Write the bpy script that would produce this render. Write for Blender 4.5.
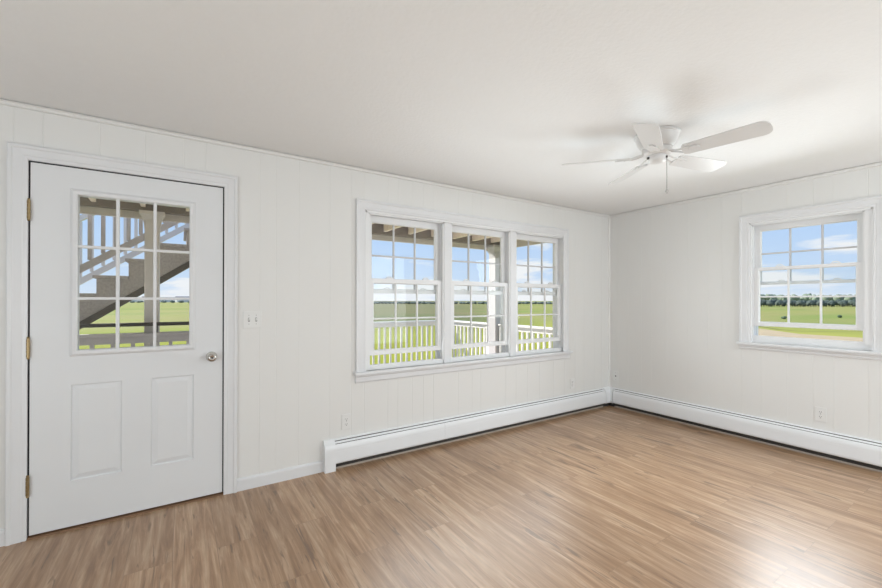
import bpy, bmesh, math, random
from mathutils import Matrix, Vector, noise
PI = math.pi
random.seed(7)
for o in list(bpy.data.objects): bpy.data.objects.remove(o)
S = bpy.context.scene
COL = S.collection

# ------------------------------------------------------------------ camera
cd = bpy.data.cameras.new('camera'); cam = bpy.data.objects.new('camera', cd); COL.objects.link(cam)
F = Vector((0.54500768, 0.8384257, 0.00299508)); R = Vector((0.83842598, -0.54501333, 0.00152967)); U = R.cross(F)
cam.matrix_world = Matrix(((R.x, U.x, -F.x, -4.4376), (R.y, U.y, -F.y, -3.0195), (R.z, U.z, -F.z, 1.2886), (0, 0, 0, 1)))
cd.sensor_width = 36; cd.lens = 400.74 / 882 * 36; cd.shift_y = 5.25 / 882; cd.clip_start = .05; cd.clip_end = 5000
S.camera = cam
# ------------------------------------------------------------------ exposure
S.view_settings.view_transform = 'Standard'; S.view_settings.look = 'None'
S.view_settings.exposure = 0; S.view_settings.gamma = 1; S.view_settings.use_curve_mapping = False

# ------------------------------------------------------------------ node helper
class NT:
    def __init__(s, tree): s.t = tree; s.n = tree.nodes; s.l = tree.links; s.n.clear()
    def __call__(s, typ, ins=None, **kw):
        n = s.n.new(typ)
        for k, v in kw.items(): setattr(n, k, v)
        for k, v in (ins or {}).items():
            sock = n.inputs[k]
            if isinstance(v, bpy.types.NodeSocket): s.l.new(v, sock)
            else: sock.default_value = v
        return n
    def ramp(s, fac, stops, interp='LINEAR'):
        n = s('ShaderNodeValToRGB', {'Fac': fac}); n.color_ramp.interpolation = interp
        e = n.color_ramp.elements
        while len(e) < len(stops): e.new(.5)
        for el, (p, c) in zip(e, stops): el.position = p; el.color = (c[0], c[1], c[2], 1)
        return n.outputs['Color']
    def mix(s, fac, a, b, mode='MIX'):
        n = s('ShaderNodeMix', data_type='RGBA', blend_type=mode)
        for i, v in ((0, fac), (6, a), (7, b)):
            if isinstance(v, bpy.types.NodeSocket): s.l.new(v, n.inputs[i])
            else: n.inputs[i].default_value = v if i == 0 else (v[0], v[1], v[2], 1)
        return n.outputs[2]
    def math(s, op, a, b=0., c=0.):
        n = s('ShaderNodeMath', operation=op)
        for i, v in enumerate((a, b, c)):
            if isinstance(v, bpy.types.NodeSocket): s.l.new(v, n.inputs[i])
            else: n.inputs[i].default_value = v
        return n.outputs[0]

# ------------------------------------------------------------------ world: summer sky with low clouds
W = bpy.data.worlds.new('sky'); S.world = W; W.use_nodes = True
w = NT(W.node_tree)
tc = w('ShaderNodeTexCoord').outputs['Generated']
sep = w('ShaderNodeSeparateXYZ', {0: tc})
blue = w.ramp(sep.outputs['Z'], [(0, (.72, .82, .95)), (.05, (.62, .77, .97)), (.15, (.50, .69, .98)), (.6, (.24, .44, .85))])
mp = w('ShaderNodeMapping', {0: tc, 'Location': (.35, 1.9, .0), 'Scale': (1.9, 1.9, 9.5)})
nz = w('ShaderNodeTexNoise', {0: mp.outputs[0], 'Scale': 1.9, 'Detail': 7., 'Roughness': .52, 'Distortion': .25})
cover = w.math('ADD', nz.outputs[0], w.math('MULTIPLY', w.math('SUBTRACT', .075, sep.outputs['Z']), 1.5))
cl = w.ramp(cover, [(.53, (0, 0, 0)), (.60, (1, 1, 1))])
cloudc = w.ramp(nz.outputs[0], [(.45, (.86, .90, .97)), (.62, (.95, .96, .98)), (.75, (.80, .84, .92))])
sky = w.mix(cl, blue, cloudc)
bg = w('ShaderNodeBackground', {0: sky, 1: 1.0})
w('ShaderNodeOutputWorld', {0: bg.outputs[0]})

# ------------------------------------------------------------------ sun, window daylight and added fill lamps
def sun(direction, energy, col=(1, .95, .86)):
    d = bpy.data.lights.new('sun', 'SUN'); d.energy = energy; d.angle = .01; d.color = col
    o = bpy.data.objects.new('sun', d); COL.objects.link(o)
    o.rotation_euler = Vector(direction).to_track_quat('Z', 'Y').to_euler(); o.location = (0, 0, 20)
sun((-.5, .75, .62), 8.0)
def area(name, loc, aim, sx, sy, power, col=(1, 1, 1), spread=180):
    d = bpy.data.lights.new(name, 'AREA'); d.shape = 'RECTANGLE'; d.size = sx; d.size_y = sy; d.energy = power; d.color = col; d.spread = math.radians(spread)
    o = bpy.data.objects.new(name, d); COL.objects.link(o); o.location = loc
    o.rotation_euler = Vector(aim).to_track_quat('-Z', 'Y').to_euler(); return o
DAY = (.885, .96, 1)
area('fill_behind', (-1.0, -4.9, 1.3), (.05, 1, 0), 1.7, 1.9, 53, DAY)  # added fill lamp in front of the closed back wall, no window there
area('fill_side', (-6.9, -3.2, 1.25), (1, .10, .36), 3.0, 1.9, 86, DAY)  # added fill lamp along the windowless side wall
area('daylight_triple_window', (-2.03, -.10, 1.38), (0, -1, -.25), 2.25, 1.15, 13, DAY, 130)
area('daylight_side_window', (-.10, -1.85, 1.48), (-1, 0, -.25), .7, 1.0, 15, DAY, 130)
area('ground_bounce_triple_window', (-2.03, -.10, 1.02), (0, -1, .35), 2.25, .5, 9.5, DAY, 150)
area('ground_bounce_side_window', (-.10, -1.85, 1.2), (-1, 0, .35), .7, .45, .8, DAY, 150)

# ------------------------------------------------------------------ materials
def pm(name, col, rough=.5, metal=0., bump=None, var=None, spec=.5):
    m = bpy.data.materials.new(name); m.use_nodes = True; t = NT(m.node_tree)
    co = t('ShaderNodeTexCoord').outputs['Object']
    p = t('ShaderNodeBsdfPrincipled', {'Roughness': rough, 'Metallic': metal, 'Specular IOR Level': spec})
    sc, am = var or (3., .03)
    n = t('ShaderNodeTexNoise', {0: co, 'Scale': sc, 'Detail': 4.})
    c = t.mix(n.outputs[0], [x * (1 - am) for x in col], [min(1, x * (1 + am)) for x in col]); t.l.new(c, p.inputs['Base Color'])
    if bump:
        b = t('ShaderNodeTexNoise', {0: co, 'Scale': bump[0], 'Detail': 3.})
        bn = t('ShaderNodeBump', {'Height': b.outputs[0], 'Strength': bump[1], 'Distance': .004}); t.l.new(bn.outputs[0], p.inputs['Normal'])
    t('ShaderNodeOutputMaterial', {0: p.outputs[0]})
    return m
M = dict(
    wall=pm('wall_paint', (.76, .755, .74), .55, bump=(60, .05), var=(1.5, .01)),
    ceil=pm('ceiling_paint', (.85, .85, .845), .8, bump=(55, .45), var=(25, .012)),
    trim=pm('trim_paint', (.745, .75, .765), .32),
    door=pm('door_paint', (.735, .745, .76), .38, bump=(40, .03)),
    heater=pm('heater_enamel', (.81, .825, .845), .3),
    vinyl=pm('window_vinyl', (.82, .825, .835), .35),
    grille=pm('grille_shade_grey', (.60, .60, .62), .4),  # backlit shade of the upper-sash muntins put into the colour
    fan=pm('fan_white', (.71, .70, .69), .35),
    plate=pm('plate_plastic', (.775, .775, .765), .3),
    slot=pm('outlet_slot_dark', (.06, .055, .05), .5),
    dark=pm('heater_shade_dark', (.045, .04, .036), .7),  # shade inside and beneath the heaters put into the colour
    shoe=pm('shoe_strip_tan', (.42, .36, .31), .6),
    fin=pm('heater_fin_metal', (.20, .17, .14), .5, .6),
    brass=pm('hinge_brass', (.33, .245, .13), .36, 1., var=(60, .25)),
    nickel=pm('knob_nickel', (.62, .60, .57), .16, 1.),
    chain=pm('chain_metal', (.42, .41, .40), .4, .2),
    thresh=pm('threshold_wood', (.17, .09, .045), .5, var=(20, .3)),
    seal=pm('door_seal_dark', (.03, .03, .035), .7),
    white=pm('rail_white', (.68, .665, .645), .5, var=(8, .05)),
    joist=pm('porch_joist_wood', (.90, .77, .68), .7, var=(12, .18)),
    deckboard=pm('upper_deck_boards', (.88, .75, .72), .7, var=(9, .15)),
    beam=pm('porch_beam_wood', (.24, .21, .19), .7, var=(10, .2)),
    fascia=pm('porch_fascia', (.62, .57, .53), .7, var=(10, .1)),
    post=pm('porch_post_paint', (.64, .605, .59), .6, var=(10, .08)),
    cpost=pm('corner_post_paint', (.48, .465, .475), .6, var=(10, .06)),
    stair=pm('stair_wood', (.44, .405, .395), .75, var=(45, .35)),
    stairdark=pm('stair_trim_dark', (.13, .115, .10), .75, var=(30, .25)),
    guard=pm('guard_grey_wood_and_shade', (.46, .43, .435), .7, var=(20, .15)),  # porch guard grey; on the near stair guard it stands in for shade
    metal=pm('dark_handrail', (.05, .045, .042), .5),
    deck=pm('porch_deck_grey', (.68, .64, .61), .7, var=(6, .12)),
    siding=pm('house_siding', (.82, .81, .79), .6),
    bark=pm('bark', (.10, .075, .05), .9),
    leaf=pm('tree_leaf', (.075, .10, .085), .9, var=(1.2, .35)),
    leaf2=pm('tree_leaf_haze', (.22, .27, .20), .9, var=(.6, .25)),  # distance haze mixed into the leaf colour
    shrub=pm('shrub_leaf', (.14, .18, .16), .9, var=(1, .3)),
    bush=pm('bush_leaf', (.05, .09, .06), .9, var=(6, .3)),
    track=pm('dry_track', (.42, .33, .20), .95, var=(1.6, .22)),
    ditch=pm('ditch_soil', (.12, .11, .05), .95),
    hwall=pm('far_house_wall', (.75, .75, .74), .7), hroof=pm('far_house_roof', (.22, .22, .24), .8),
)
def glass_mat():
    m = bpy.data.materials.new('window_glass'); m.use_nodes = True; t = NT(m.node_tree)
    tr = t('ShaderNodeBsdfTransparent', {0: (.97, .98, .98, 1)}); g = t('ShaderNodeBsdfGlossy', {0: (1, 1, 1, 1), 'Roughness': .0})
    fr = t('ShaderNodeFresnel', {0: 1.35})
    geo = t('ShaderNodeNewGeometry')
    fac = t.math('MULTIPLY', fr.outputs[0], t.math('SUBTRACT', 1., geo.outputs['Backfacing']))
    mx = t('ShaderNodeMixShader', {0: fac, 1: tr.outputs[0], 2: g.outputs[0]})
    t('ShaderNodeOutputMaterial', {0: mx.outputs[0]}); return m
M['glass'] = glass_mat()
def floor_mat():
    m = bpy.data.materials.new('laminate_planks'); m.use_nodes = True; t = NT(m.node_tree)
    co = t('ShaderNodeTexCoord').outputs['Object']
    rot = t('ShaderNodeMapping', {0: co, 'Rotation': (0, 0, PI / 2), 'Location': (.13, .05, 0)})
    br = t('ShaderNodeTexBrick', {0: rot.outputs[0], 'Color1': (0, 0, 0, 1), 'Color2': (1, 1, 1, 1), 'Mortar': (.5, .5, .5, 1), 'Scale': 1., 'Mortar Size': .0012, 'Mortar Smooth': .3, 'Brick Width': 1.22, 'Row Height': .192}, offset=.37, offset_frequency=2)
    rnd = br.outputs['Color']
    ofs = t('ShaderNodeVectorMath', {0: co, 1: t('ShaderNodeVectorMath', {0: rnd, 1: (7.3, 11.1, 3.)}, operation='MULTIPLY').outputs[0]}, operation='ADD').outputs[0]
    g1 = t('ShaderNodeTexNoise', {0: t('ShaderNodeMapping', {0: ofs, 'Scale': (24, 1.5, 1)}).outputs[0], 'Scale': 1., 'Detail': 8., 'Roughness': .68, 'Distortion': .8}).outputs[0]
    g2 = t('ShaderNodeTexNoise', {0: t('ShaderNodeMapping', {0: ofs, 'Scale': (6, 1.3, 1)}).outputs[0], 'Scale': 1., 'Detail': 3., 'Distortion': 1.8}).outputs[0]
    g3 = t('ShaderNodeTexNoise', {0: t('ShaderNodeMapping', {0: ofs, 'Scale': (90, 5, 1)}).outputs[0], 'Scale': 1., 'Detail': 2.}).outputs[0]
    g4 = t('ShaderNodeTexNoise', {0: t('ShaderNodeMapping', {0: ofs, 'Scale': (38, 3.2, 1), 'Location': (3, 5, 0)}).outputs[0], 'Scale': 1., 'Detail': 4., 'Distortion': 1.}).outputs[0]
    base = t.ramp(g1, [(.34, (.25, .135, .070)), (.46, (.375, .223, .124)), (.54, (.465, .298, .180)), (.66, (.58, .41, .275))])
    tone = t.ramp(rnd, [(0, (.86, .84, .82)), (.5, (1, 1, 1)), (1, (1.1, 1.11, 1.12))])
    c = t.mix(1., base, tone, 'MULTIPLY')
    c = t.mix(t.ramp(g2, [(.52, (0, 0, 0)), (.70, (.5, .5, .5))]), c, (.345, .203, .106))
    knot = t.ramp(t.math('ADD', t.math('MULTIPLY', g4, .6), t.math('MULTIPLY', g2, .4)), [(.375, (1, 1, 1)), (.42, (0, 0, 0))])
    c = t.mix(t.math('MULTIPLY', knot, .8), c, (.15, .09, .055))
    c = t.mix(t.ramp(g3, [(.36, (.32, .32, .32)), (.6, (0, 0, 0))]), c, (.25, .15, .08))
    c = t.mix(t.math('MULTIPLY', br.outputs['Fac'], .5), c, (.14, .085, .055))
    rg = t.math('MULTIPLY_ADD', g1, .12, .28)
    hb = t.math('SUBTRACT', t.math('MULTIPLY', g1, .25), br.outputs['Fac'])
    bn = t('ShaderNodeBump', {'Height': hb, 'Strength': .12, 'Distance': .003})
    p = t('ShaderNodeBsdfPrincipled', {'Base Color': c, 'Roughness': rg, 'Normal': bn.outputs[0], 'Specular IOR Level': .85})
    t('ShaderNodeOutputMaterial', {0: p.outputs[0]}); return m
M['floor'] = floor_mat()
def field_mat():
    m = bpy.data.materials.new('field_grass'); m.use_nodes = True; t = NT(m.node_tree)
    co = t('ShaderNodeTexCoord').outputs['Object']
    a = t('ShaderNodeTexNoise', {0: t('ShaderNodeMapping', {0: co, 'Scale': (.03, .05, 1)}).outputs[0], 'Scale': 1., 'Detail': 5., 'Distortion': .5}).outputs[0]
    b = t('ShaderNodeTexNoise', {0: co, 'Scale': 1.8, 'Detail': 6.}).outputs[0]
    d = t('ShaderNodeVectorMath', {0: co}, operation='LENGTH').outputs['Value']
    near = t.mix(b, (.20, .235, .025), (.38, .37, .045))
    dirx = t('ShaderNodeSeparateXYZ', {0: co})
    yel = t.ramp(t.math('SUBTRACT', dirx.outputs['X'], dirx.outputs['Y']), [(0, (0, 0, 0)), (1, (.75, .75, .75))])
    near = t.mix(yel, near, (.46, .43, .09))
    far = t.ramp(a, [(.36, (.225, .27, .06)), (.46, (.30, .31, .085)), (.54, (.33, .30, .115)), (.64, (.235, .285, .075))])
    xyz = t('ShaderNodeSeparateXYZ', {0: co})
    ratio = t.math('ADD', t.math('DIVIDE', xyz.outputs['X'], t.math('MAXIMUM', xyz.outputs['Y'], 1.)), t.math('MULTIPLY', t.math('SUBTRACT', a, .5), .35))
    marsh = t.ramp(t.math('MULTIPLY', ratio, .5), [(.05, (0, 0, 0)), (.14, (1, 1, 1)), (.33, (1, 1, 1)), (.50, (0, 0, 0))])
    far = t.mix(t.math('MULTIPLY', marsh, .85), far, t.ramp(a, [(.40, (.125, .135, .07)), (.52, (.19, .148, .092)), (.62, (.12, .145, .062))]))
    f = t.ramp(t.math('DIVIDE', d, 40.), [(.5, (0, 0, 0)), (.95, (1, 1, 1))])
    c = t.mix(f, near, far)
    c = t.mix(t.math('MULTIPLY', b, .3), c, (.16, .19, .04))
    p = t('ShaderNodeBsdfPrincipled', {'Base Color': c, 'Roughness': .95, 'Specular IOR Level': .1})
    t('ShaderNodeOutputMaterial', {0: p.outputs[0]}); return m
M['field'] = field_mat()

# ------------------------------------------------------------------ mesh builder
class MB:
    def __init__(s): s.v = []; s.f = []
    def add(s, vs, fs):
        k = len(s.v); s.v += [tuple(v) for v in vs]; s.f += [tuple(i + k for i in f) for f in fs]; return s
    def box(s, x0, x1, y0, y1, z0, z1):
        return s.add([(x, y, z) for x in (x0, x1) for y in (y0, y1) for z in (z0, z1)],
                     [(0, 1, 3, 2), (4, 6, 7, 5), (0, 4, 5, 1), (2, 3, 7, 6), (0, 2, 6, 4), (1, 5, 7, 3)])
    def bbox(s, x0, x1, y0, y1, z0, z1, b=.003):
        """box with chamfered edges"""
        bm = bmesh.new(); bmesh.ops.create_cube(bm, size=1)
        for v in bm.verts: v.co = ((x0 + x1) / 2 + v.co.x * (x1 - x0), (y0 + y1) / 2 + v.co.y * (y1 - y0), (z0 + z1) / 2 + v.co.z * (z1 - z0))
        bmesh.ops.bevel(bm, geom=bm.edges[:], offset=b, segments=2, affect='EDGES', profile=.5)
        return s.bm(bm)
    def bm(s, bm):
        bm.verts.index_update(); s.add([v.co for v in bm.verts], [[v.index for v in f.verts] for f in bm.faces]); bm.free(); return s
    def sweep(s, rings, closed=False, caps=True):
        """rings: list of equal-length closed loops"""
        n = len(rings[0]); vs = [p for r in rings for p in r]; fs = []
        m = len(rings)
        for i in range(m if closed else m - 1):
            j = (i + 1) % m
            for k in range(n): fs.append((i * n + k, i * n + (k + 1) % n, j * n + (k + 1) % n, j * n + k))
        if caps and not closed: fs += [tuple(range(n))[::-1], tuple(range((m - 1) * n, m * n))]
        return s.add(vs, fs)
    def prism(s, poly, axis, a, b):
        """poly of 2D points extruded along axis between a and b (axis y: (x,z); x: (y,z); z: (x,y))"""
        mk = {'x': lambda p, t: (t, p[0], p[1]), 'y': lambda p, t: (p[0], t, p[1]), 'z': lambda p, t: (p[0], p[1], t)}[axis]
        return s.sweep([[mk(p, a) for p in poly], [mk(p, b) for p in poly]])
    def tube(s, p, q, r, n=10, r2=None):
        p, q = Vector(p), Vector(q); d = (q - p).normalized(); a = d.orthogonal().normalized(); b = d.cross(a)
        r2 = r if r2 is None else r2
        ring = lambda c, rr: [c + a * rr * math.cos(2 * PI * k / n) + b * rr * math.sin(2 * PI * k / n) for k in range(n)]
        return s.sweep([ring(p, r), ring(q, r2)])
    def lathe(s, prof, c, axis='z', n=24):
        """prof: list of (radius, height) along axis from point c"""
        c = Vector(c); A = {'z': (Vector((1, 0, 0)), Vector((0, 1, 0)), Vector((0, 0, 1))), 'y': (Vector((1, 0, 0)), Vector((0, 0, 1)), Vector((0, -1, 0)))}[axis]
        return s.sweep([[c + (A[0] * math.cos(2 * PI * k / n) + A[1] * math.sin(2 * PI * k / n)) * max(r, .0004) + A[2] * h for k in range(n)] for r, h in prof])
    def ngon_frame(s, x0, x1, z0, z1, prof, bottom=True):
        """moulding swept round a rectangle; prof = closed loop of (outward offset d, y)"""
        L = lambda d, y: None
        if bottom:
            cs = [lambda d: (x0 - d, z0 - d), lambda d: (x0 - d, z1 + d), lambda d: (x1 + d, z1 + d), lambda d: (x1 + d, z0 - d)]
        else:
            cs = [lambda d: (x0 - d, z0), lambda d: (x0 - d, z1 + d), lambda d: (x1 + d, z1 + d), lambda d: (x1 + d, z0)]
        rings = []
        for c in cs: rings.append([(c(d)[0], y, c(d)[1]) for d, y in prof])
        return s.sweep(rings, closed=bottom)
    def xf(s, mat): s.v = [tuple(mat @ Vector(v)) for v in s.v]; return s
    def build(s, name, mat, parent=None, smooth=False):
        me = bpy.data.meshes.new(name); me.from_pydata(s.v, [], s.f)
        bm = bmesh.new(); bm.from_mesh(me); bmesh.ops.recalc_face_normals(bm, faces=bm.faces[:]); bm.to_mesh(me); bm.free()
        me.materials.append(mat)
        o = bpy.data.objects.new(name, me); COL.objects.link(o)
        if parent: o.parent = parent
        if smooth:
            for p in me.polygons: p.use_smooth = True
            try: me.set_sharp_from_angle(angle=math.radians(40))
            except Exception: pass
        return o
def tag(o, label, cat, group=None, kind=None):
    o['label'] = label; o['category'] = cat
    if group: o['group'] = group
    if kind: o['kind'] = kind
    return o
def empty(name, loc=(0, 0, 0), rz=0):
    o = bpy.data.objects.new(name, None); COL.objects.link(o); o.location = loc; o.rotation_euler = (0, 0, rz); o.empty_display_size = .1; return o
def copy_tree(o, parent=None):
    c = o.copy(); COL.objects.link(c)
    if parent: c.parent = parent
    for ch in list(o.children): copy_tree(ch, c)
    return c

H = 2.34; X0, Y0 = -7.0, -5.0; T = .14      # room: x from X0 to 0, y from Y0 to 0
# ------------------------------------------------------------------ room shell
def wall(a0, a1, holes, grooves, name, loc, rz, label, front=True):
    """local: X along the wall, Y outward; inner face at Y=0 with V grooves, outer face at Y=T"""
    xs = {a0, a1}
    for g in grooves:
        if a0 < g < a1: xs |= {g - .0035, g, g + .0035}
    for h in holes: xs |= {h[0], h[1]}
    xs = sorted(xs); zs = sorted({-.02, H + .02} | {z for h in holes for z in h[2:]})
    gset = set(grooves); mb = MB()
    dep = lambda x: .0016 if x in gset else 0.
    ins = lambda x, z: any(h[0] < x < h[1] and h[2] < z < h[3] for h in holes)
    for i in range(len(xs) - 1):
        for j in range(len(zs) - 1):
            if ins((xs[i] + xs[i + 1]) / 2, (zs[j] + zs[j + 1]) / 2): continue
            p, q, u, v = xs[i], xs[i + 1], zs[j], zs[j + 1]
            mb.add([(p, dep(p), u), (q, dep(q), u), (q, dep(q), v), (p, dep(p), v), (p, T, u), (q, T, u), (q, T, v), (p, T, v)],
                   [(0, 1, 2, 3), (7, 6, 5, 4)])
    for h in holes:     # reveals
        x0, x1, z0, z1 = h
        mb.add([(x0, 0, z0), (x0, T, z0), (x0, T, z1), (x0, 0, z1), (x1, 0, z0), (x1, T, z0), (x1, T, z1), (x1, 0, z1)],
               [(0, 1, 2, 3), (4, 7, 6, 5), (3, 2, 6, 7), (0, 4, 5, 1)])
    for x in (a0, a1): mb.add([(x, 0, -.02), (x, T, -.02), (x, T, H + .02), (x, 0, H + .02)], [(0, 1, 2, 3)])
    mb.add([(a0, 0, H + .02), (a1, 0, H + .02), (a1, T, H + .02), (a0, T, H + .02)], [(0, 1, 2, 3)])
    o = mb.build(name, M['wall']); o.location = loc; o.rotation_euler = (0, 0, rz)
    return tag(o, label, 'wall', kind='structure')
DOOR = (-5.135, -4.186, 0., 2.05); WIN = (-3.2, -.82, .722, 2.01); WR = (1.46, 2.255, .905, 2.005)
gl = [-6.7, -6.55, -6.32, -6.14, -5.9, -5.72, -5.50, -5.36, -5.181, -5.07, -4.83, -4.62, -4.42, -4.3, -3.978, -3.87, -3.715, -3.485, -3.315, -3.207, -3.0, -2.908, -2.77, -2.66, -2.555, -2.285, -2.125, -2.02, -1.70, -1.56, -1.40, -1.22, -1.0, -.82, -.64, -.48, -.28, -.15]
gr = [.12, .25, .415, .535, .69, .92, 1.11, 1.235, 1.40, 1.55, 1.735, 1.905, 2.03, 2.225, 2.42, 2.60, 2.78, 3.0, 3.2, 3.35, 3.6, 3.8, 3.98, 4.2, 4.4, 4.6, 4.8]
wall(X0 - T, T, [DOOR, WIN], gl, 'wall_left', (0, 0, 0), 0, 'white painted plank-panelled wall with the door and triple window')
wall(0, -Y0 + T, [WR], gr, 'wall_right', (0, 0, 0), -PI / 2, 'white plank-panelled wall with the single window at right')
wall(0, -X0, [], [.4 * k + .13 for k in range(17)], 'wall_back', (0, Y0, 0), PI, 'white panelled wall behind the viewer')
wall(Y0, 0, [], [-.4 * k - .2 for k in range(12)], 'wall_side', (X0, 0, 0), PI / 2, 'white panelled wall out of view at the left')
tag(MB().box(X0, 0, Y0, 0, -.02, 0).build('floor', M['floor']), 'wood-look laminate plank floor', 'floor', kind='structure')
tag(MB().box(X0, 0, Y0, 0, H, H + .02).build('ceiling', M['ceil']), 'white stippled ceiling', 'ceiling', kind='structure')
# roof slab and outdoor skirt so no daylight leaks in
tag(MB().box(X0 - T, T, Y0 - T, T, H + .03, H + .16).build('roof_slab', M['siding']), 'slab above the room ceiling', 'roof', kind='structure')
# crown bead
cp = [(0, H - .004), (.020, H - .004), (.021, H - .009), (.014, H - .012), (.012, H - .024), (.0, H - .028)]
tag(MB().sweep([[(x, -d, z) for d, z in cp] for x in (X0, 0)]).build('trim_1', M['wall']), 'slim white ceiling moulding above the door and triple window', 'trim', kind='structure')
tag(MB().sweep([[(-d, y, z) for d, z in cp] for y in (-.022, Y0)]).build('trim_2', M['wall']), 'slim white ceiling moulding above the right-hand window', 'trim', kind='structure')
tag(MB().prism([(0, 0), (-.016, 0), (-.013, -.010), (-.010, -.013), (0, -.016)], 'z', .23, H - .028).build('trim_3', M['wall']), 'white vertical bead in the room corner', 'trim', kind='structure')
bp = [(0, 0), (.013, 0), (.013, .070), (.009, .080), (0, .084)]
tag(MB().sweep([[(x, -d, z) for d, z in bp] for x in (-4.127, -3.533)]).build('baseboard_left', M['trim']), 'white baseboard between door casing and heater', 'baseboard', kind='structure')
tag(MB().sweep([[(x, -d, z) for d, z in bp] for x in (X0, -5.198)]).build('baseboard_side', M['trim']), 'white baseboard left of the door casing', 'baseboard', kind='structure')

CASE = [(0, 0), (0, -.010), (.006, -.013), (.018, -.012), (.024, -.015), (.056, -.017), (.062, -.022), (.074, -.022), (.079, -.018), (.079, 0)]
# ------------------------------------------------------------------ entry door
D = tag(empty('door_1', (-5.118, 0, 0)), 'white half-glass entry door with nine panes and brass hinges', 'door', kind='structure')
def dxf(mb): return mb.xf(Matrix.Translation((5.118, 0, 0)))
def door_slab():
    x0, x1, z0, z1, th = -5.118, -4.203, .018, 2.032, .042
    lite = (-4.945, -4.374, .987, 1.907); pans = [(-4.952, -4.726, .272, .811), (-4.587, -4.365, .272, .811)]
    xs = sorted({x0, x1, *lite[:2], *[v for p in pans for v in p[:2]]}); zs = sorted({z0, z1, *lite[2:], .272, .811})
    mb = MB()
    for i in range(len(xs) - 1):
        for j in range(len(zs) - 1):
            cx, cz = (xs[i] + xs[i + 1]) / 2, (zs[j] + zs[j + 1]) / 2
            if lite[0] < cx < lite[1] and lite[2] < cz < lite[3]: continue
            p, q, u, v = xs[i], xs[i + 1], zs[j], zs[j + 1]
            pan = any(a < cx < b and c < cz < d for a, b, c, d in pans)
            mb.add([(p, th, u), (q, th, u), (q, th, v), (p, th, v)], [(3, 2, 1, 0)])
            if not pan: mb.add([(p, 0, u), (q, 0, u), (q, 0, v), (p, 0, v)], [(0, 1, 2, 3)])
    st = [(0, 0), (.0025, .008), (.008, .0095), (.034, .0015), (.038, .0015)]
    for a, b, c, d in pans:
        for (o0, h0), (o1, h1) in zip(st, st[1:]):
            A = [(a + o0, h0, c + o0), (b - o0, h0, c + o0), (b - o0, h0, d - o0), (a + o0, h0, d - o0)]
            B = [(a + o1, h1, c + o1), (b - o1, h1, c + o1), (b - o1, h1, d - o1), (a + o1, h1, d - o1)]
            mb.add(A + B, [(k, (k + 1) % 4, 4 + (k + 1) % 4, 4 + k) for k in range(4)])
        o, h = st[-1]; mb.add([(a + o, h, c + o), (b - o, h, c + o), (b - o, h, d - o), (a + o, h, d - o)], [(0, 1, 2, 3)])
    for q in ((x0, x1, z0, z1), lite):
        a, b, c, d = q
        mb.add([(a, 0, c), (b, 0, c), (b, 0, d), (a, 0, d), (a, th, c), (b, th, c), (b, th, d), (a, th, d)], [(k, (k + 1) % 4, 4 + (k + 1) % 4, 4 + k) for k in range(4)])
    return mb
dxf(door_slab()).build('door_slab', M['door'], D)
lf = MB().ngon_frame(-4.925, -4.390, 1.004, 1.882, [(0, .012), (0, -.006), (.006, -.011), (.020, -.012), (.028, -.006), (.034, 0), (.034, .012)])
for s in (1,): lf.ngon_frame(-4.925, -4.390, 1.004, 1.882, [(0, .03), (0, .048), (.03, .048), (.03, .03)])
lfo = dxf(lf).build('lite_frame', M['trim'], D)
mu = MB()
for x in (-4.749, -4.570): mu.bbox(x - .008, x + .008, -.002, .014, 1.0, 1.886, .002); mu.box(x - .007, x + .007, .026, .036, 1.0, 1.886)
for z in (1.297, 1.592): mu.bbox(-4.929, -4.386, -.0015, .0135, z - .008, z + .008, .002); mu.box(-4.929, -4.386, .0262, .0358, z - .007, z + .007)
dxf(mu).build('muntins', M['trim'], D)
dxf(MB().box(-4.942, -4.376, .018, .022, .99, 1.904)).build('pane', M['glass'], D)
kn = MB().lathe([(.0, 0), (.033, 0), (.033, .004), (.029, .009), (.013, .011), (.012, .028), (.020, .034), (.027, .043), (.0285, .053), (.025, .061), (.015, .066), (.013, .0655), (.0, .065)], (-4.266, 0, .919), 'y', 28)
ko = dxf(kn).build('knob', M['nickel'], D, True); ko['label'] = 'satin nickel door knob'
dxf(MB().lathe([(0, 0), (.006, 0), (.006, .001), (0, .001)], (-4.266, -.0655, .919), 'y', 12)).build('keyhole', M['seal'], ko)
for z in (1.773, 1.029, .287):
    h = MB()
    for k in range(5): h.tube((-5.1222, -.010, z - .05 + .02 * k + .0008), (-5.1222, -.010, z - .05 + .02 * (k + 1) - .0008), .0075, 12)
    h.tube((-5.1222, -.010, z - .056), (-5.1222, -.010, z + .056), .005, 10); h.lathe([(.006, 0), (.007, .003), (.003, .008)], (-5.1222, -.010, z + .053)); h.lathe([(.003, -.008), (.007, -.003), (.006, 0)], (-5.1222, -.010, z - .053))
    h.box(-5.1215, -5.119, -.006, .02, z - .05, z + .05)
    ho = dxf(h).build('hinge', M['brass'], D, True); ho['label'] = 'aged brass hinge'
jb = MB()
jb.box(-5.135, -5.1265, -.0, .14, 0, 2.05); jb.box(-4.1945, -4.186, 0, .14, 0, 2.05); jb.box(-5.135, -4.186, 0, .14, 2.0405, 2.05)
dxf(jb).build('jamb', M['trim'], D)
sl = MB(); sl.box(-5.1264, -5.1185, .007, .06, .018, 2.0404); sl.box(-4.2025, -4.1946, .007, .06, .018, 2.0404); sl.box(-5.1264, -4.1946, .007, .06, 2.0325, 2.0404)
sl.box(-5.1205, -4.2005, .043, .056, .0125, .03)
dxf(sl).build('weather_seal', M['seal'], D)
dxf(MB().ngon_frame(-5.1255, -4.1955, .0, 2.0395, [(d, y) for d, y in CASE], bottom=False)).build('casing', M['trim'], D)
dxf(MB().prism([(-.012, 0), (-.006, .008), (.03, .012), (.14, .012), (.14, 0)], 'x', -5.1255, -4.1955)).build('threshold', M['thresh'], D)

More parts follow.
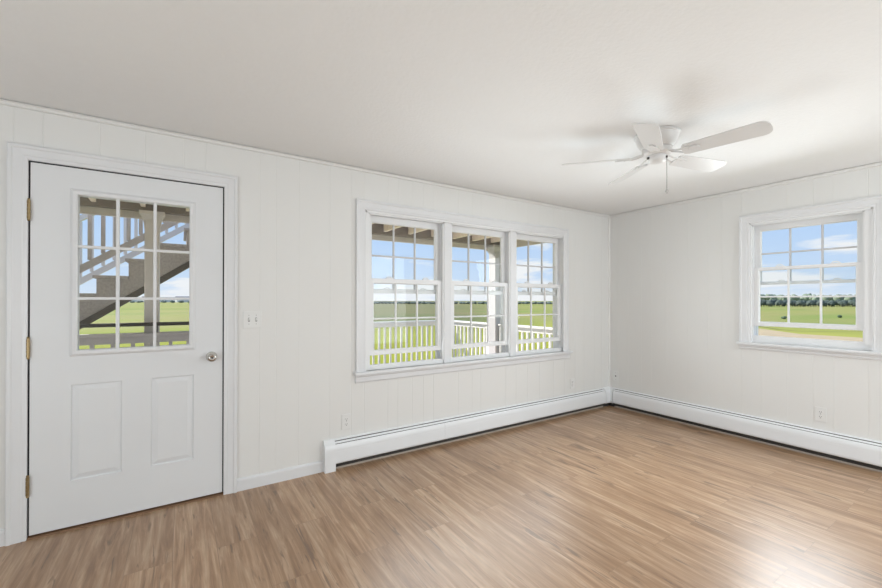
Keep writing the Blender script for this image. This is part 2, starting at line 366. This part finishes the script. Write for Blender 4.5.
# ------------------------------------------------------------------ double-hung windows
def latch_mb(x, y, z, w=.05):
    """low arched sash lock"""
    mb = MB(); n = 10; rings = []
    for k in range(n + 1):
        a = PI * k / n; c = Vector((x - math.cos(a) * w / 2, y, z + math.sin(a) * .014)); t = .004
        rings.append([c + Vector((0, -.007, -t)), c + Vector((0, .007, -t)), c + Vector((0, .007, t)), c + Vector((0, -.007, t))])
    mb.sweep(rings); mb.bbox(x - w / 2 - .006, x + w / 2 + .006, y - .009, y + .009, z - .003, z + .004, .001)
    return mb
def sash(root, name, x0, x1, z0, z1, y0, y1, top, bot, stile, zm, lock, lockname, gm):
    """one sash: stiles, rails, 3 x 2 muntin grille; children pane and locks"""
    mb = MB(); gx0, gx1, gz0, gz1 = x0 + stile, x1 - stile, z0 + bot, z1 - top
    mb.bbox(x0, gx0, y0, y1, z0, z1, .002).bbox(gx1, x1, y0, y1, z0, z1, .002)
    mb.bbox(gx0 - .002, gx1 + .002, y0 + .001, y1 - .001, z0, gz0, .002).bbox(gx0 - .002, gx1 + .002, y0 + .001, y1 - .001, gz1, z1, .002)
    ym = (y0 + y1) / 2
    mb.ngon_frame(gx0 + .006, gx1 - .006, gz0 + .006, gz1 - .006, [(0, y0 + .012), (.007, y0 + .004), (.007, y1 - .004), (0, y1 - .012)])
    gb = MB()
    for k in (1, 2):
        x = gx0 + (gx1 - gx0) * k / 3; gb.bbox(x - .007, x + .007, ym - .009, ym + .009, gz0, gz1, .003)
    gb.bbox(gx0, gx1, ym - .0085, ym + .0085, zm - .007, zm + .007, .003)
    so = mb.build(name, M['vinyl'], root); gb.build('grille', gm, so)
    MB().box(gx0 - .004, gx1 + .004, ym - .002, ym + .002, gz0 - .004, gz1 + .004).build('pane', M['glass'], so)
    for k in (.27, .77): latch_mb(x0 + (x1 - x0) * k, (y0 + y1) / 2, lock + .003).build(lockname, M['vinyl'], so)
    return so
def window(name, loc, rz, a0, a1, c0, c1, sashes, mulls, zsill, zhead, zstool, zapron, LS, US, lm, um, label, ears):
    """mulls: list of (x0,x1) casings between units"""
    root = tag(empty(name, loc, rz), label, 'window', kind='structure')
    cs = MB().ngon_frame(c0, c1, zstool, zhead + .003, CASE, bottom=False); cs.build('casing', M['trim'], root)
    fr = MB()   # jamb lining, head and sloped sill
    fr.box(a0, a0 + .012, -.004, T + .02, zstool, zhead + .005); fr.box(a1 - .012, a1, -.004, T + .02, zstool, zhead + .005); fr.box(a0, a1, -.004, T + .02, zhead - .012, zhead + .005)
    fr.prism([(.022, zstool - .01), (.022, zsill + .004), (.07, zsill), (T + .04, zsill - .02), (T + .04, zstool - .01)], 'x', a0, a1)
    bnd = [a0 + .012] + [v for m in mulls for v in m] + [a1 - .012]
    units = [(x0 - .006, x1 + .006) for x0, x1 in sashes]
    for k, (u0, u1) in enumerate(units):     # side tracks filling out to the jambs
        for p, q in ((bnd[2 * k], u0), (u1, bnd[2 * k + 1])):
            if q - p > .002: fr.box(p, q, .004, T + .01, zsill - .02, zhead)
    for u0, u1 in units:    # stops and parting beads
        for x0, x1 in ((u0 - .004, u0 + .012), (u1 - .012, u1 + .004)):
            fr.box(x0, x1, .012, .030, zsill - .005, zhead - .01); fr.box(x0, x1, .067, .073, zsill - .005, zhead - .01); fr.box(x0, x1, .110, .14, zsill - .01, zhead - .01)
        fr.box(u0, u1, .012, .030, zhead - .022, zhead - .011); fr.box(u0, u1, .110, .14, zhead - .03, zhead - .011)
    fr.build('frame', M['vinyl'], root)
    for m0, m1 in mulls:
        MB().bbox(m0, m1, .006, T + .02, zstool - .002, zhead + .002, .003).build('mullion', M['trim'], root)
    st = MB().bbox(a0 - ears, a1 + ears, -.045, .024, zstool - .024, zstool, .005); st.build('stool', M['trim'], root)
    ap = MB().sweep([[(x, y, z) for y, z in ((0, zstool - .024), (-.020, zstool - .024), (-.020, zstool - .034), (-.014, zstool - .042), (-.014, zapron + .012), (-.008, zapron), (0, zapron))] for x in (a0 - ears + .014, a1 + ears - .014)]); ap.build('apron', M['trim'], root)
    for u0, u1 in sashes:
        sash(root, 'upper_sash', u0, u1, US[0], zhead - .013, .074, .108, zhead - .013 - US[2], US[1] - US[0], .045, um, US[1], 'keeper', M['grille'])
        sash(root, 'lower_sash', u0, u1, LS[0], LS[3], .032, .066, LS[3] - LS[2], LS[1] - LS[0], .045, lm, LS[3], 'sash_lock', M['vinyl'])
    return root
window('window_1', (0, 0, 0), 0, WIN[0], WIN[1], -3.2, -.848, [(-3.157, -2.442), (-2.352, -1.637), (-1.547, -.832)], [(-2.436, -2.358), (-1.631, -1.553)], .758, 2.008, .722, .634,
       (.838, .874, 1.432, 1.470), (1.347, 1.379, 1.940), 1.136, 1.662, 'triple white double-hung window with raised lower sashes overlooking the porch', .096)
window('window_2', (0, 0, 0), -PI / 2, WR[0], WR[1], 1.46, 2.252, [(1.473, 2.200)], [], .968, 2.004, .905, .838,
       (1.058, 1.094, 1.571, 1.596), (1.438, 1.459, 1.938), 1.327, 1.723, 'single white double-hung window with raised lower sash overlooking the field', .094)

# ------------------------------------------------------------------ hydronic baseboard heaters (local X along wall, wall plane Y=0, room -Y)
HOOD = [(0, .228), (.021, .228), (.0262, .2215), (.0262, .219), (.020, .2255), (0, .2255)]
DAMP = [(.0335, .2145), (.0475, .2025), (.0465, .2005), (.0325, .2125)]
FRONT = [(.0525, .198), (.0585, .190), (.064, .178), (.0672, .164), (.0682, .150), (.0668, .148), (.0668, .146), (.0682, .144), (.0682, .068), (.066, .058), (.056, .050), (.055, .052), (.0645, .060), (.0665, .069), (.0665, .163), (.063, .177), (.0575, .1885), (.0515, .1965)]
CAP = [(0, .2295), (.022, .2295), (.054, .1985), (.060, .190), (.0655, .178), (.0688, .164), (.0698, .150), (.0698, 0), (0, 0)]
SOL = [(0, .2295), (.022, .2295), (.054, .1985), (.060, .190), (.0655, .178), (.0688, .164), (.0698, .150), (.0698, .066), (.066, .052), (.056, .045), (0, .045)]
HOOD, DAMP, FRONT, CAP, SOL = [[(d * .76, z) for d, z in P_] for P_ in (HOOD, DAMP, FRONT, CAP, SOL)]
def ext(prof, a, b): return MB().sweep([[(x, -d, z) for d, z in prof] for x in (a, b)])
def heater(name, loc, rz, a0, a1, joints, label, caps):
    r = tag(empty(name, loc, rz), label, 'heater')
    ext(HOOD, a0, a1).build('back_hood', M['heater'], r); ext(DAMP, a0, a1).build('damper', M['heater'], r)
    xs = [a0] + joints + [a1]
    for p, q in zip(xs, xs[1:]): ext(FRONT, p + .0006, q - .0006).build('front_cover', M['heater'], r)
    el = MB().box(a0, a1, -.004, -.001, .05, .22)
    bk = el.build('back_plate', M['dark'], r)
    fn = MB().box(a0 + .02, a1 - .02, -.040, -.010, .085, .150); fn.tube((a0, -.025, .118), (a1, -.025, .118), .011)
    fn.build('fin_element', M['fin'], r)
    MB().box(a0, a1, -.010, -.001, .014, .049).build('shade_strip', M['dark'], r)  # dark strip added for the shade under the heater
    MB().box(a0, a1, -.012, -.001, .0, .0135).build('shoe_strip', M['shoe'], r)
    for c in caps: ext(CAP, *c).build('end_cap', M['heater'], r)
    return r
HL = heater('baseboard_heater', (0, 0, 0), 0, -3.50, -.135, [-2.463], 'long white baseboard heater under the triple window', [(-3.533, -3.452)])
heater('baseboard_heater', (0, 0, 0), -PI / 2, .084, 3.1, [2.62], 'white baseboard heater along the wall below the single right-hand window', [(3.06, 3.14)])
g, g2 = .128, .078
MB().box(-.134, -.001, -.012, -.001, 0, .06).box(-.012, -.001, -.083, -.0125, 0, .06).build('shade_strip', M['dark'], HL)  # dark pieces added for the shade below the corner cover
MB().sweep([[(-g, -d, z) for d, z in SOL], [(-d, -d, z) for d, z in SOL], [(-d, -g2, z) for d, z in SOL]]).build('corner_cover', M['heater'], HL)

# ------------------------------------------------------------------ wall plates
def plate(name, loc, rz, w, h, label, cat, kind, group=None):
    r = tag(empty(name, loc, rz), label, cat, group)
    MB().bbox(-w / 2, w / 2, -.006, 0, -h / 2, h / 2, .0025).build('cover_plate', M['plate'], r)
    if kind == 'outlet':
        for s in (-1, 1):
            z = s * .0195; pts = [(.0165 * math.cos(a) , z + .0135 * math.sin(a)) for a in [2 * PI * k / 16 for k in range(16)]]
            f = MB().prism(pts, 'y', -.0085, -.004).build('receptacle', M['plate'], r)
            sl = MB().box(-.0075, -.0052, -.0089, -.0065, z - .001, z + .0075).box(.0052, .0075, -.0089, -.0065, z - .001, z + .0075); sl.lathe([(0, 0), (.003, 0), (.003, .0024), (0, .0024)], (0, -.0065, z - .0075), 'y', 10)
            sl.build('slots', M['slot'], f)
        MB().lathe([(0, 0), (.003, 0), (.0025, .0012), (0, .0014)], (0, -.006, 0), 'y', 10).build('screw', M['chain'], r)
    elif kind == 'switch':
        for x in (-.023, .023):
            MB().box(x - .0055, x + .0055, -.0066, -.004, -.013, .013).build('switch_slot', M['slot'], r)
            MB().prism([(-.0066, -.009), (-.0066, .006), (-.017, .011), (-.0175, .003)], 'x', x - .0042, x + .0042).build('toggle', M['plate'], r)
            for z in (-.03, .03): MB().lathe([(0, 0), (.003, 0), (.0025, .0012), (0, .0014)], (x, -.006, z), 'y', 10).build('screw', M['chain'], r)
    else:
        MB().box(-.007, .007, -.0072, -.005, -.006, .008).build('jack', M['slot'], r)
        for z in (-.042, .042): MB().lathe([(0, 0), (.003, 0), (.0025, .0012), (0, .0014)], (0, -.006, z), 'y', 10).build('screw', M['chain'], r)
    return r
plate('light_switch', (-4.022, 0, 1.155), 0, .118, .117, 'double toggle light switch plate on the wall beside the door', 'light switch', 'switch')
plate('electrical_outlet', (-3.354, 0, .345), 0, .072, .118, 'duplex outlet above the left end of the long heater', 'outlet', 'outlet')
plate('electrical_outlet', (-.691, 0, .345), 0, .072, .118, 'faint duplex outlet below the right end of the triple window', 'outlet', 'outlet')
plate('electrical_outlet', (0, -1.952, .352), -PI / 2, .072, .118, 'duplex outlet below the single right-hand window', 'outlet', 'outlet')
plate('wall_jack', (0, -.095, .374), -PI / 2, .072, .118, 'small phone jack plate in the room corner above the heater', 'wall jack', 'jack')

# ------------------------------------------------------------------ ceiling fan
FC = (-1.913, -1.639, 0); FA = math.radians(275.25)
fan = tag(empty('ceiling_fan', (FC[0], FC[1], H)), 'white five-blade flush-mount ceiling fan with pull chain', 'ceiling fan')
zb = 2.2 - H
MB().lathe([(0, 0), (.128, 0), (.132, -.004), (.132, -.012), (.124, -.016), (.120, -.03), (.112, -.058), (.096, -.082), (.088, -.090), (.0, -.090)], (0, 0, 0), 'z', 40).build('housing', M['fan'], fan, True)
MB().lathe([(0, -.0902), (.082, -.0902), (.086, -.098), (.086, -.122), (.078, -.130), (.066, -.134), (.0, -.134)], (0, 0, 0), 'z', 40).build('motor_hub', M['fan'], fan, True)
MB().lathe([(0, -.134), (.050, -.134), (.052, -.140), (.050, -.165), (.040, -.176), (.022, -.182), (0, -.183)], (0, 0, 0), 'z', 32).build('switch_cup', M['fan'], fan, True)
def blade_mb(r0, r1, w0, w1, th):
    pts = [(r0, -w0 / 2), (r0, w0 / 2)]
    pts = []
    n = 8; rc = .045
    pts += [(r0, -w0 / 2 + .012), (r0 + .012, -w0 / 2)]
    for k in range(n + 1):
        a = -PI / 2 + PI / 2 * k / n; pts.append((r1 - rc + rc * math.cos(a), -w1 / 2 + rc + rc * math.sin(a)))
    for k in range(n + 1):
        a = PI / 2 * k / n; pts.append((r1 - rc + rc * math.cos(a), w1 / 2 - rc + rc * math.sin(a)))
    pts += [(r0 + .012, w0 / 2), (r0, w0 / 2 - .012)]
    return MB().prism(pts, 'z', -th / 2, th / 2)
for k in range(5):
    a = FA + k * 2 * PI / 5
    rot = Matrix.Rotation(a, 4, 'Z'); pit = Matrix.Rotation(-math.radians(15), 4, 'X')
    b = blade_mb(.155, .575, .108, .130, .006).xf(rot @ Matrix.Translation((0, 0, zb)) @ pit).build('blade', M['fan'], fan)
    # blade iron: flat bracket under blade with two arms to the hub
    ir = MB().prism([(.150, -.030), (.150, .030), (.165, .036), (.235, .020), (.245, 0), (.235, -.020), (.165, -.036)], 'z', -.011, -.0032)
    ir.xf(pit)
    for s in (-1, 1):
        ir.tube((.070, s * .012, .018), (.115, s * .020, .004), .0055, 8); ir.tube((.115, s * .020, .004), (.156, s * .024, -.006 - s * .005), .0055, 8)
    ir.lathe([(0, -.0125), (.005, -.0125), (.005, -.009)], (.185, .016, -.003), 'z', 8); ir.lathe([(0, -.0125), (.005, -.0125), (.005, -.009)], (.185, -.016, .003), 'z', 8)
    ir.xf(rot @ Matrix.Translation((0, 0, zb))); ir.build('blade_iron', M['fan'], fan)
for (x, y) in ((-.045, .03), (.02, -.049)):
    MB().lathe([(.0, -.006), (.008, -.006), (.009, .0), (.008, .006), (0, .006)], (x, y, -.150), 'z', 12).build('switch_socket', M['slot'], fan)
ch = MB()
cx, cy = .020, -.052
for k in range(44): ch.lathe([(0, -.0022), (.0016, -.0012), (.0022, 0), (.0016, .0012), (0, .0022)], (cx, cy, -.150 - .0048 * k), 'z', 6)
ch.tube((cx, cy, -.150), (cx, cy, -.36), .0024, 8)
co = ch.build('pull_chain', M['chain'], fan)
MB().lathe([(0, -.016), (.006, -.014), (.0095, -.006), (.0095, .0), (.006, .006), (.002, .010), (0, .011)], (cx, cy, -.365), 'z', 16).build('pull_knob', M['chain'], co, True)

# ================================================================== outdoors
GZ = -.8
tag(MB().add([(-900, -900, GZ), (1500, -900, GZ), (1500, 1500, GZ), (-900, 1500, GZ)], [(0, 1, 2, 3)]).build('field', M['field']), 'wide flat green and straw coloured grass field', 'field', kind='structure')
def strip(pts, half, z):
    vs = []; fs = []
    for i, (x, y) in enumerate(pts):
        p, q = pts[max(i - 1, 0)], pts[min(i + 1, len(pts) - 1)]; d = Vector((q[0] - p[0], q[1] - p[1])).normalized(); n = Vector((-d.y, d.x))
        h = half[i] if isinstance(half, list) else half
        vs += [(x + n.x * h, y + n.y * h, z), (x - n.x * h, y - n.y * h, z)]
        if i: fs.append((2 * i - 2, 2 * i - 1, 2 * i + 1, 2 * i))
    return MB().add(vs, fs)
def gpt(u, v, z=GZ):
    d = F + R * ((u - 441) / 400.74) - U * ((v - 299.25) / 400.74); t = (z - 1.2886) / d.z
    return (-4.4376 + d.x * t, -3.0195 + d.y * t)
# foundation skirt below the house
tag(MB().box(X0 - T, T - .02, Y0 - T, T - .02, GZ, -.03).build('foundation', M['siding']), 'pale foundation under the room', 'foundation', kind='structure')
trk = MB()
a, b, c_, d_ = gpt(715, 322.5), gpt(905, 340.5), gpt(905, 358), gpt(715, 358)
trk.add([(p[0], p[1], GZ + .01) for p in (a, gpt(800, 334.2), b, c_, d_)], [(0, 1, 2, 3, 4)])
tag(trk.build('dirt_track', M['track']), 'strip of dry tan grass and dirt beside the house under the single window', 'track', kind='structure')
dt = strip([gpt(735, 322), gpt(760, 326.6), gpt(778, 329.6), gpt(798, 331.4), gpt(830, 331.9), gpt(862, 332), gpt(900, 331.8)], .075, GZ + .02)
tag(dt.build('ditch_edge', M['ditch']), 'thin dark curved ditch line across the yellow grass', 'ditch', kind='structure')

# deck and porch roof ------------------------------------------------
DZ = -.16; PY = 2.5
tag(MB().box(-7.4, .40, T, 2.62, DZ - .10, DZ).box(-3.2, .40, 2.62, 4.10, DZ - .10, DZ).build('porch_deck', M['deck']), 'grey wooden porch deck outside the windows', 'deck', kind='structure')
for x, y in ((-7.1, 2.4), (-4.9, 2.4), (-3.0, 3.9), (-1.4, 3.9), (.2, 3.9), (.2, 1.2)):
    tag(MB().box(x - .08, x + .08, y - .08, y + .08, GZ, DZ - .1005).build('deck_pier', M['deck']), 'short grey pier under the porch deck', 'pier', 'piers under the porch deck')
ud = tag(empty('porch_roof', (-3.0, 1.3, 2.42)), 'open-joisted upper deck forming the porch roof above door and windows', 'porch roof')
def uxf(mb): return mb.xf(Matrix.Translation((3.0, -1.3, -2.42)))
db = MB(); y = T + .03
while y < 2.5: db.box(-7.6, .42, y, y + .135, 2.42, 2.45); y += .142
uxf(db).build('decking', M['deckboard'], ud)
uxf(MB().box(-7.6, .36, 2.40, 2.48, 2.262, 2.4195)).build('beam', M['beam'], ud)
uxf(MB().box(-7.6, .42, 2.49, 2.53, 2.188, 2.46)).build('fascia', M['fascia'], ud)
uxf(MB().box(.365, .40, T + .03, 2.485, 2.20, 2.4195)).build('side_fascia', M['fascia'], ud)
uxf(MB().box(-7.6, .36, T + .03, T + .07, 2.30, 2.4195)).build('ledger', M['joist'], ud)
x = -7.24
while x < .3:
    uxf(MB().box(x - .02, x + .02, T + .075, 2.395, 2.30, 2.419)).build('joist', M['joist'], ud); x += .41

def post(x, y, w, zt, mat, label, flare):
    r = tag(empty('porch_post', (x, y, DZ)), label, 'post')
    h = zt - DZ
    MB().bbox(-w / 2, w / 2, -w / 2, w / 2, 0, h, .008).build('shaft', mat, r)
    W2 = w / 2
    rings = []
    for k in range(9):
        t = k / 8; e = W2 + .004 + flare * (t ** 2.2); z = h - .19 + .15 * t
        rings.append([(-e, -e * .8, z), (e, -e * .8, z), (e, e * .8, z), (-e, e * .8, z)])
    e = W2 + flare + .012; rings += [[(-e, -e * .8, h - .04), (e, -e * .8, h - .04), (e, e * .8, h - .04), (-e, e * .8, h - .04)], [(-e, -e * .8, h - .002), (e, -e * .8, h - .002), (e, e * .8, h - .002), (-e, e * .8, h - .002)]]
    MB().sweep(rings).build('capital', mat, r)
    MB().bbox(-W2 - .02, W2 + .02, -W2 - .02, W2 + .02, 0, .12, .006).build('base', mat, r)
    return r
post(-4.70, PY - .06, .135, 2.260, M['post'], 'square grey-tan porch post seen through the door glass', .035)
post(.28, PY - .06, .18, 2.260, M['cpost'], 'pale porch post with flared capital seen through the middle window', .075)

def railing(p, q, zt, zbot, mat, label, sp=.117, bw=.034, name='porch_railing', extra=None, ends=True, z0=DZ):
    """straight guard from p to q (xy)"""
    p, q = Vector(p), Vector(q); L = (q - p).length; ang = math.atan2(q.y - p.y, q.x - p.x)
    r = tag(empty(name, (p.x, p.y, z0), ang), label, 'railing')
    T_, B_ = zt - z0, zbot - z0
    MB().bbox(0, L, -.065, .065, T_ - .032, T_, .006).build('top_rail', mat, r)
    MB().bbox(0, L, -.02, .02, T_ - .105, T_ - .0325, .003).build('sub_rail', mat, r)
    MB().bbox(0, L, -.022, .022, B_, B_ + .07, .003).build('bottom_rail', mat, r)
    n = int(L / sp)
    for k in range(n):
        x = (k + .5) * L / n; MB().box(x - bw / 2, x + bw / 2, -bw / 2, bw / 2, B_ + .071, T_ - .1055).build('baluster', mat, r)
    if ends:
        for x in (.05, L - .05): MB().bbox(x - .045, x + .045, -.045, .045, 0, T_ - .0325, .004).build('newel', mat, r)
    return r
railing((-2.75, 4.0), (.20, 4.0), .88, -.09, M['white'], 'white balustrade along the far front edge of the deck')
railing((.28, 4.06), (.28, 2.57), .88, -.09, M['white'], 'white balustrade section from the deck corner to the pale post')
railing((.28, 2.31), (.28, .3), .88, -.09, M['white'], 'white balustrade section between the pale post and the house')
gd = railing((-6.9, 2.27), (-3.3, 2.27), .941, -.06, M['guard'], 'grey porch guard rail with dark handrail below the stairs outside the door', sp=.16)
MB().tube((.05, 0, 1.19), (3.55, 0, 1.19), .020, 12).build('handrail', M['metal'], gd)['label'] = 'dark handrail bar'
for x in (.3, 1.2, 2.25, 3.2): MB().tube((x, 0, 1.08), (x, 0, 1.17), .008, 6).build('handrail_bracket', M['metal'], gd)

# outside staircase ---------------------------------------------------
SY0, SY1 = 2.75, 3.72; RUN, RISE = .28, .2; K = RISE / RUN
nx = lambda i: -5.245 + RUN * i; nzz = lambda i: 1.561 + RISE * i
I0, I1 = -7, 4
sc = tag(empty('staircase', (nx(I0), SY0, GZ)), 'weathered grey outdoor staircase climbing right, seen through the door glass', 'staircase')
sx = lambda mb: mb.xf(Matrix.Translation((-nx(I0), -SY0, -GZ)))
low = lambda x: 1.035 + K * (x + 5.38)
poly = []
for i in range(I0, I1 + 1):
    poly += [(nx(i) + .03, nzz(i) - RISE - .035), (nx(i) + .03, nzz(i) - .035)]
poly.append((nx(I1 + 1) + .03, nzz(I1) - .035))
xe, xs_ = nx(I1 + 1) + .03, nx(I0) + .03
poly += [(xe, low(xe)), (xs_, max(low(xs_), GZ))]
for y in (SY0, SY1 - .04): sx(MB().prism(poly, 'y', y, y + .04)).build('stringer', M['stair'], sc)
sx(MB().prism([(xs_, low(xs_) - .005), (xe, low(xe) - .005), (xe, low(xe) - .085), (xs_, low(xs_) - .085)], 'y', SY0 - .005, SY0 + .09)).build('stringer_trim', M['stairdark'], sc)
for i in range(I0, I1 + 1):
    sx(MB().bbox(nx(i), nx(i + 1) + .028, SY0 - .03, SY1 + .03, nzz(i) - .034, nzz(i), .004)).build('tread', M['stair'], sc)
    sx(MB().box(nx(i) + .031, nx(i) + .05, SY0 + .041, SY1 - .041, nzz(i) - RISE + .001, nzz(i) - .035)).build('riser', M['stair'], sc)
lb = lambda x: 1.56 + K * (x + 5.38)
xa, xb = nx(I0) + .1, nx(I1) + .2
def slope(z0, z1, y0, y1): return sx(MB().prism([(xa, lb(xa) + z0), (xb, lb(xb) + z0), (xb, lb(xb) + z1), (xa, lb(xa) + z1)], 'y', y0, y1))
for nm, yy, mt in (('near', SY0 + .02, M['guard']), ('far', SY1 - .04, M['white'])):  # far guard sunlit, near guard shaded, both put into the colours
    o = slope(0, .085, yy - .02, yy + .02); o.build('bottom_rail', mt, sc)
    slope(.80, .87, yy - .035, yy + .035).build('handrail', mt, sc)
    x = xa + .04
    while x < xb:
        sx(MB().box(x - .018, x + .018, yy - .018, yy + .018, lb(x) + .09, lb(x) + .795)).build('baluster', mt, sc); x += .112
    for x in (xa + .0, xb - .05):
        zf = nzz(I0) if x < -6 else nzz(I1)
        sx(MB().bbox(x - .04, x + .04, yy - .0405, yy + .0405, zf + .002, lb(x) + .95, .004)).build('newel_post', mt, sc)

# distant planting ----------------------------------------------------
def blob(w, h, n, seed, trunk=True):
    """crown of several lumpy lobes"""
    rnd = random.Random(seed); bm = bmesh.new()
    for k in range(n):
        a = rnd.uniform(0, 2 * PI); rr = rnd.uniform(0, .30) * w; s = rnd.uniform(.32, .5)
        cz = h * rnd.uniform(.40, .72) if trunk else h * rnd.uniform(.25, .55)
        res = bmesh.ops.create_icosphere(bm, subdivisions=2, radius=1)
        for v in res['verts']:
            d = 1 + .35 * noise.noise(v.co * 2.1 + Vector((seed * 3.1 + k, k, 0)))
            v.co = Vector((rr * math.cos(a) + v.co.x * s * w * d * .6, rr * math.sin(a) + v.co.y * s * w * d * .6, cz + v.co.z * min(s * h * d * .75, h - cz if v.co.z > 0 else cz)))
    mx = max(v.co.xy.length for v in bm.verts); mz = max(v.co.z for v in bm.verts)
    for v in bm.verts: v.co = Vector((v.co.x * w / 2 / mx, v.co.y * w / 2 / mx, max(v.co.z * h / mz, .02 * h)))
    return MB().bm(bm)
def grow(name, w, h, mat, seed, n, trunk, label, cat, group):
    r = tag(empty(name), label, cat, group)
    blob(w, h, n, seed, trunk).build('crown' if trunk else 'foliage', mat, r, True)
    if trunk: MB().tube((0, 0, 0), (0, 0, h * .5), .05 * w, 8, .03 * w).build('trunk', M['bark'], r)
    return r
def at(u, depth):
    d = F + R * ((u - 441) / 400.74); return (-4.4376 + d.x * depth, -3.0195 + d.y * depth, GZ)
protos = {}
def scatter(key, us, depth, jit, args, sc=(.85, 1.2)):
    for u in us:
        k = random.randrange(3)
        if (key, k) not in protos: o = protos[(key, k)] = grow(*args[:3], args[3], hash_(key) + k, *args[4:])
        else: o = copy_tree(protos[(key, k)])
        dd = depth + random.uniform(-jit, jit); s = random.uniform(*sc)
        o.location = at(u, dd); o.rotation_euler = (0, 0, random.uniform(0, 6.28)); o.scale = (s, s, s * random.uniform(.9, 1.1))
hash_ = lambda s: sum(map(ord, s)) % 97
def rows(u0, u1, depth, w, n, gap, *a):
    key = a[0]; st = w * 1.12 / depth * 400.74
    for r in range(n):
        dp = depth + r * gap
        scatter(key, [u0 + st * (k + r / n) for k in range(int((u1 - u0) / st) + 1)], dp, gap * .08, a[1:], (.84, 1.0))
rows(748, 880, 146, 3.4, 4, 4.2, 'a', 'dense_tree', 3.4, 2.75, M['leaf'], 7, True, 'low dark green tree in the hedge line across the field', 'tree', 'dark hedge trees beyond the single window')
rows(748, 880, 400, 10, 5, 12, 'b', 'distant_tree', 10, 9.2, M['leaf2'], 7, True, 'pale tree of the far woodland behind the dark hedge', 'tree', 'far woodland trees beyond the single window')
rows(364, 562, 230, 3.8, 2, 5, 'c', 'low_shrub', 3.8, 1.7, M['shrub'], 5, False, 'low dark shrub on the horizon of the field', 'shrub', 'horizon shrubs beyond the triple window')
rows(74, 194, 300, 5.5, 1, 7, 'd', 'horizon_bush', 5.5, 2.0, M['shrub'], 5, False, 'low bush on the horizon beyond the stairs', 'shrub', 'horizon bushes beyond the door glass')
for (u, v, lab) in ((784.5, 319.2, 'small dark bush in the field nearer the left side of the single window'), (839, 317.8, 'small dark bush in the field nearer the right side of the single window')):
    b = grow('field_bush', .62, .36, M['bush'], int(u), 5, False, lab, 'bush', 'two small bushes in the field')
    x, y = gpt(u, v); b.location = (x, y, GZ)
for i, (u, w_, h_, lab) in enumerate(((118, 15, 3.6, 'tiny white house on the horizon, left of the stair underside'), (134, 22, 3.0, 'long low white building on the horizon under the stairs'), (150, 12, 3.8, 'tiny white house on the horizon beside the porch post'), (168, 20, 3.2, 'long white building on the horizon just right of the porch post'), (184, 13, 4.0, 'small white house on the horizon at the right edge of the door glass'))):
    h = tag(empty('far_house', at(u, 380), random.uniform(-.3, .3) + .5), lab, 'house', 'white buildings on the horizon')
    MB().box(-w_ / 2, w_ / 2, -4, 4, 0, h_).build('walls', M['hwall'], h)
    MB().prism([(-4.3, h_ + .01), (4.3, h_ + .01), (0, h_ + 1.6)], 'x', -w_ / 2 - .3, w_ / 2 + .3).build('roof', M['hroof'], h)
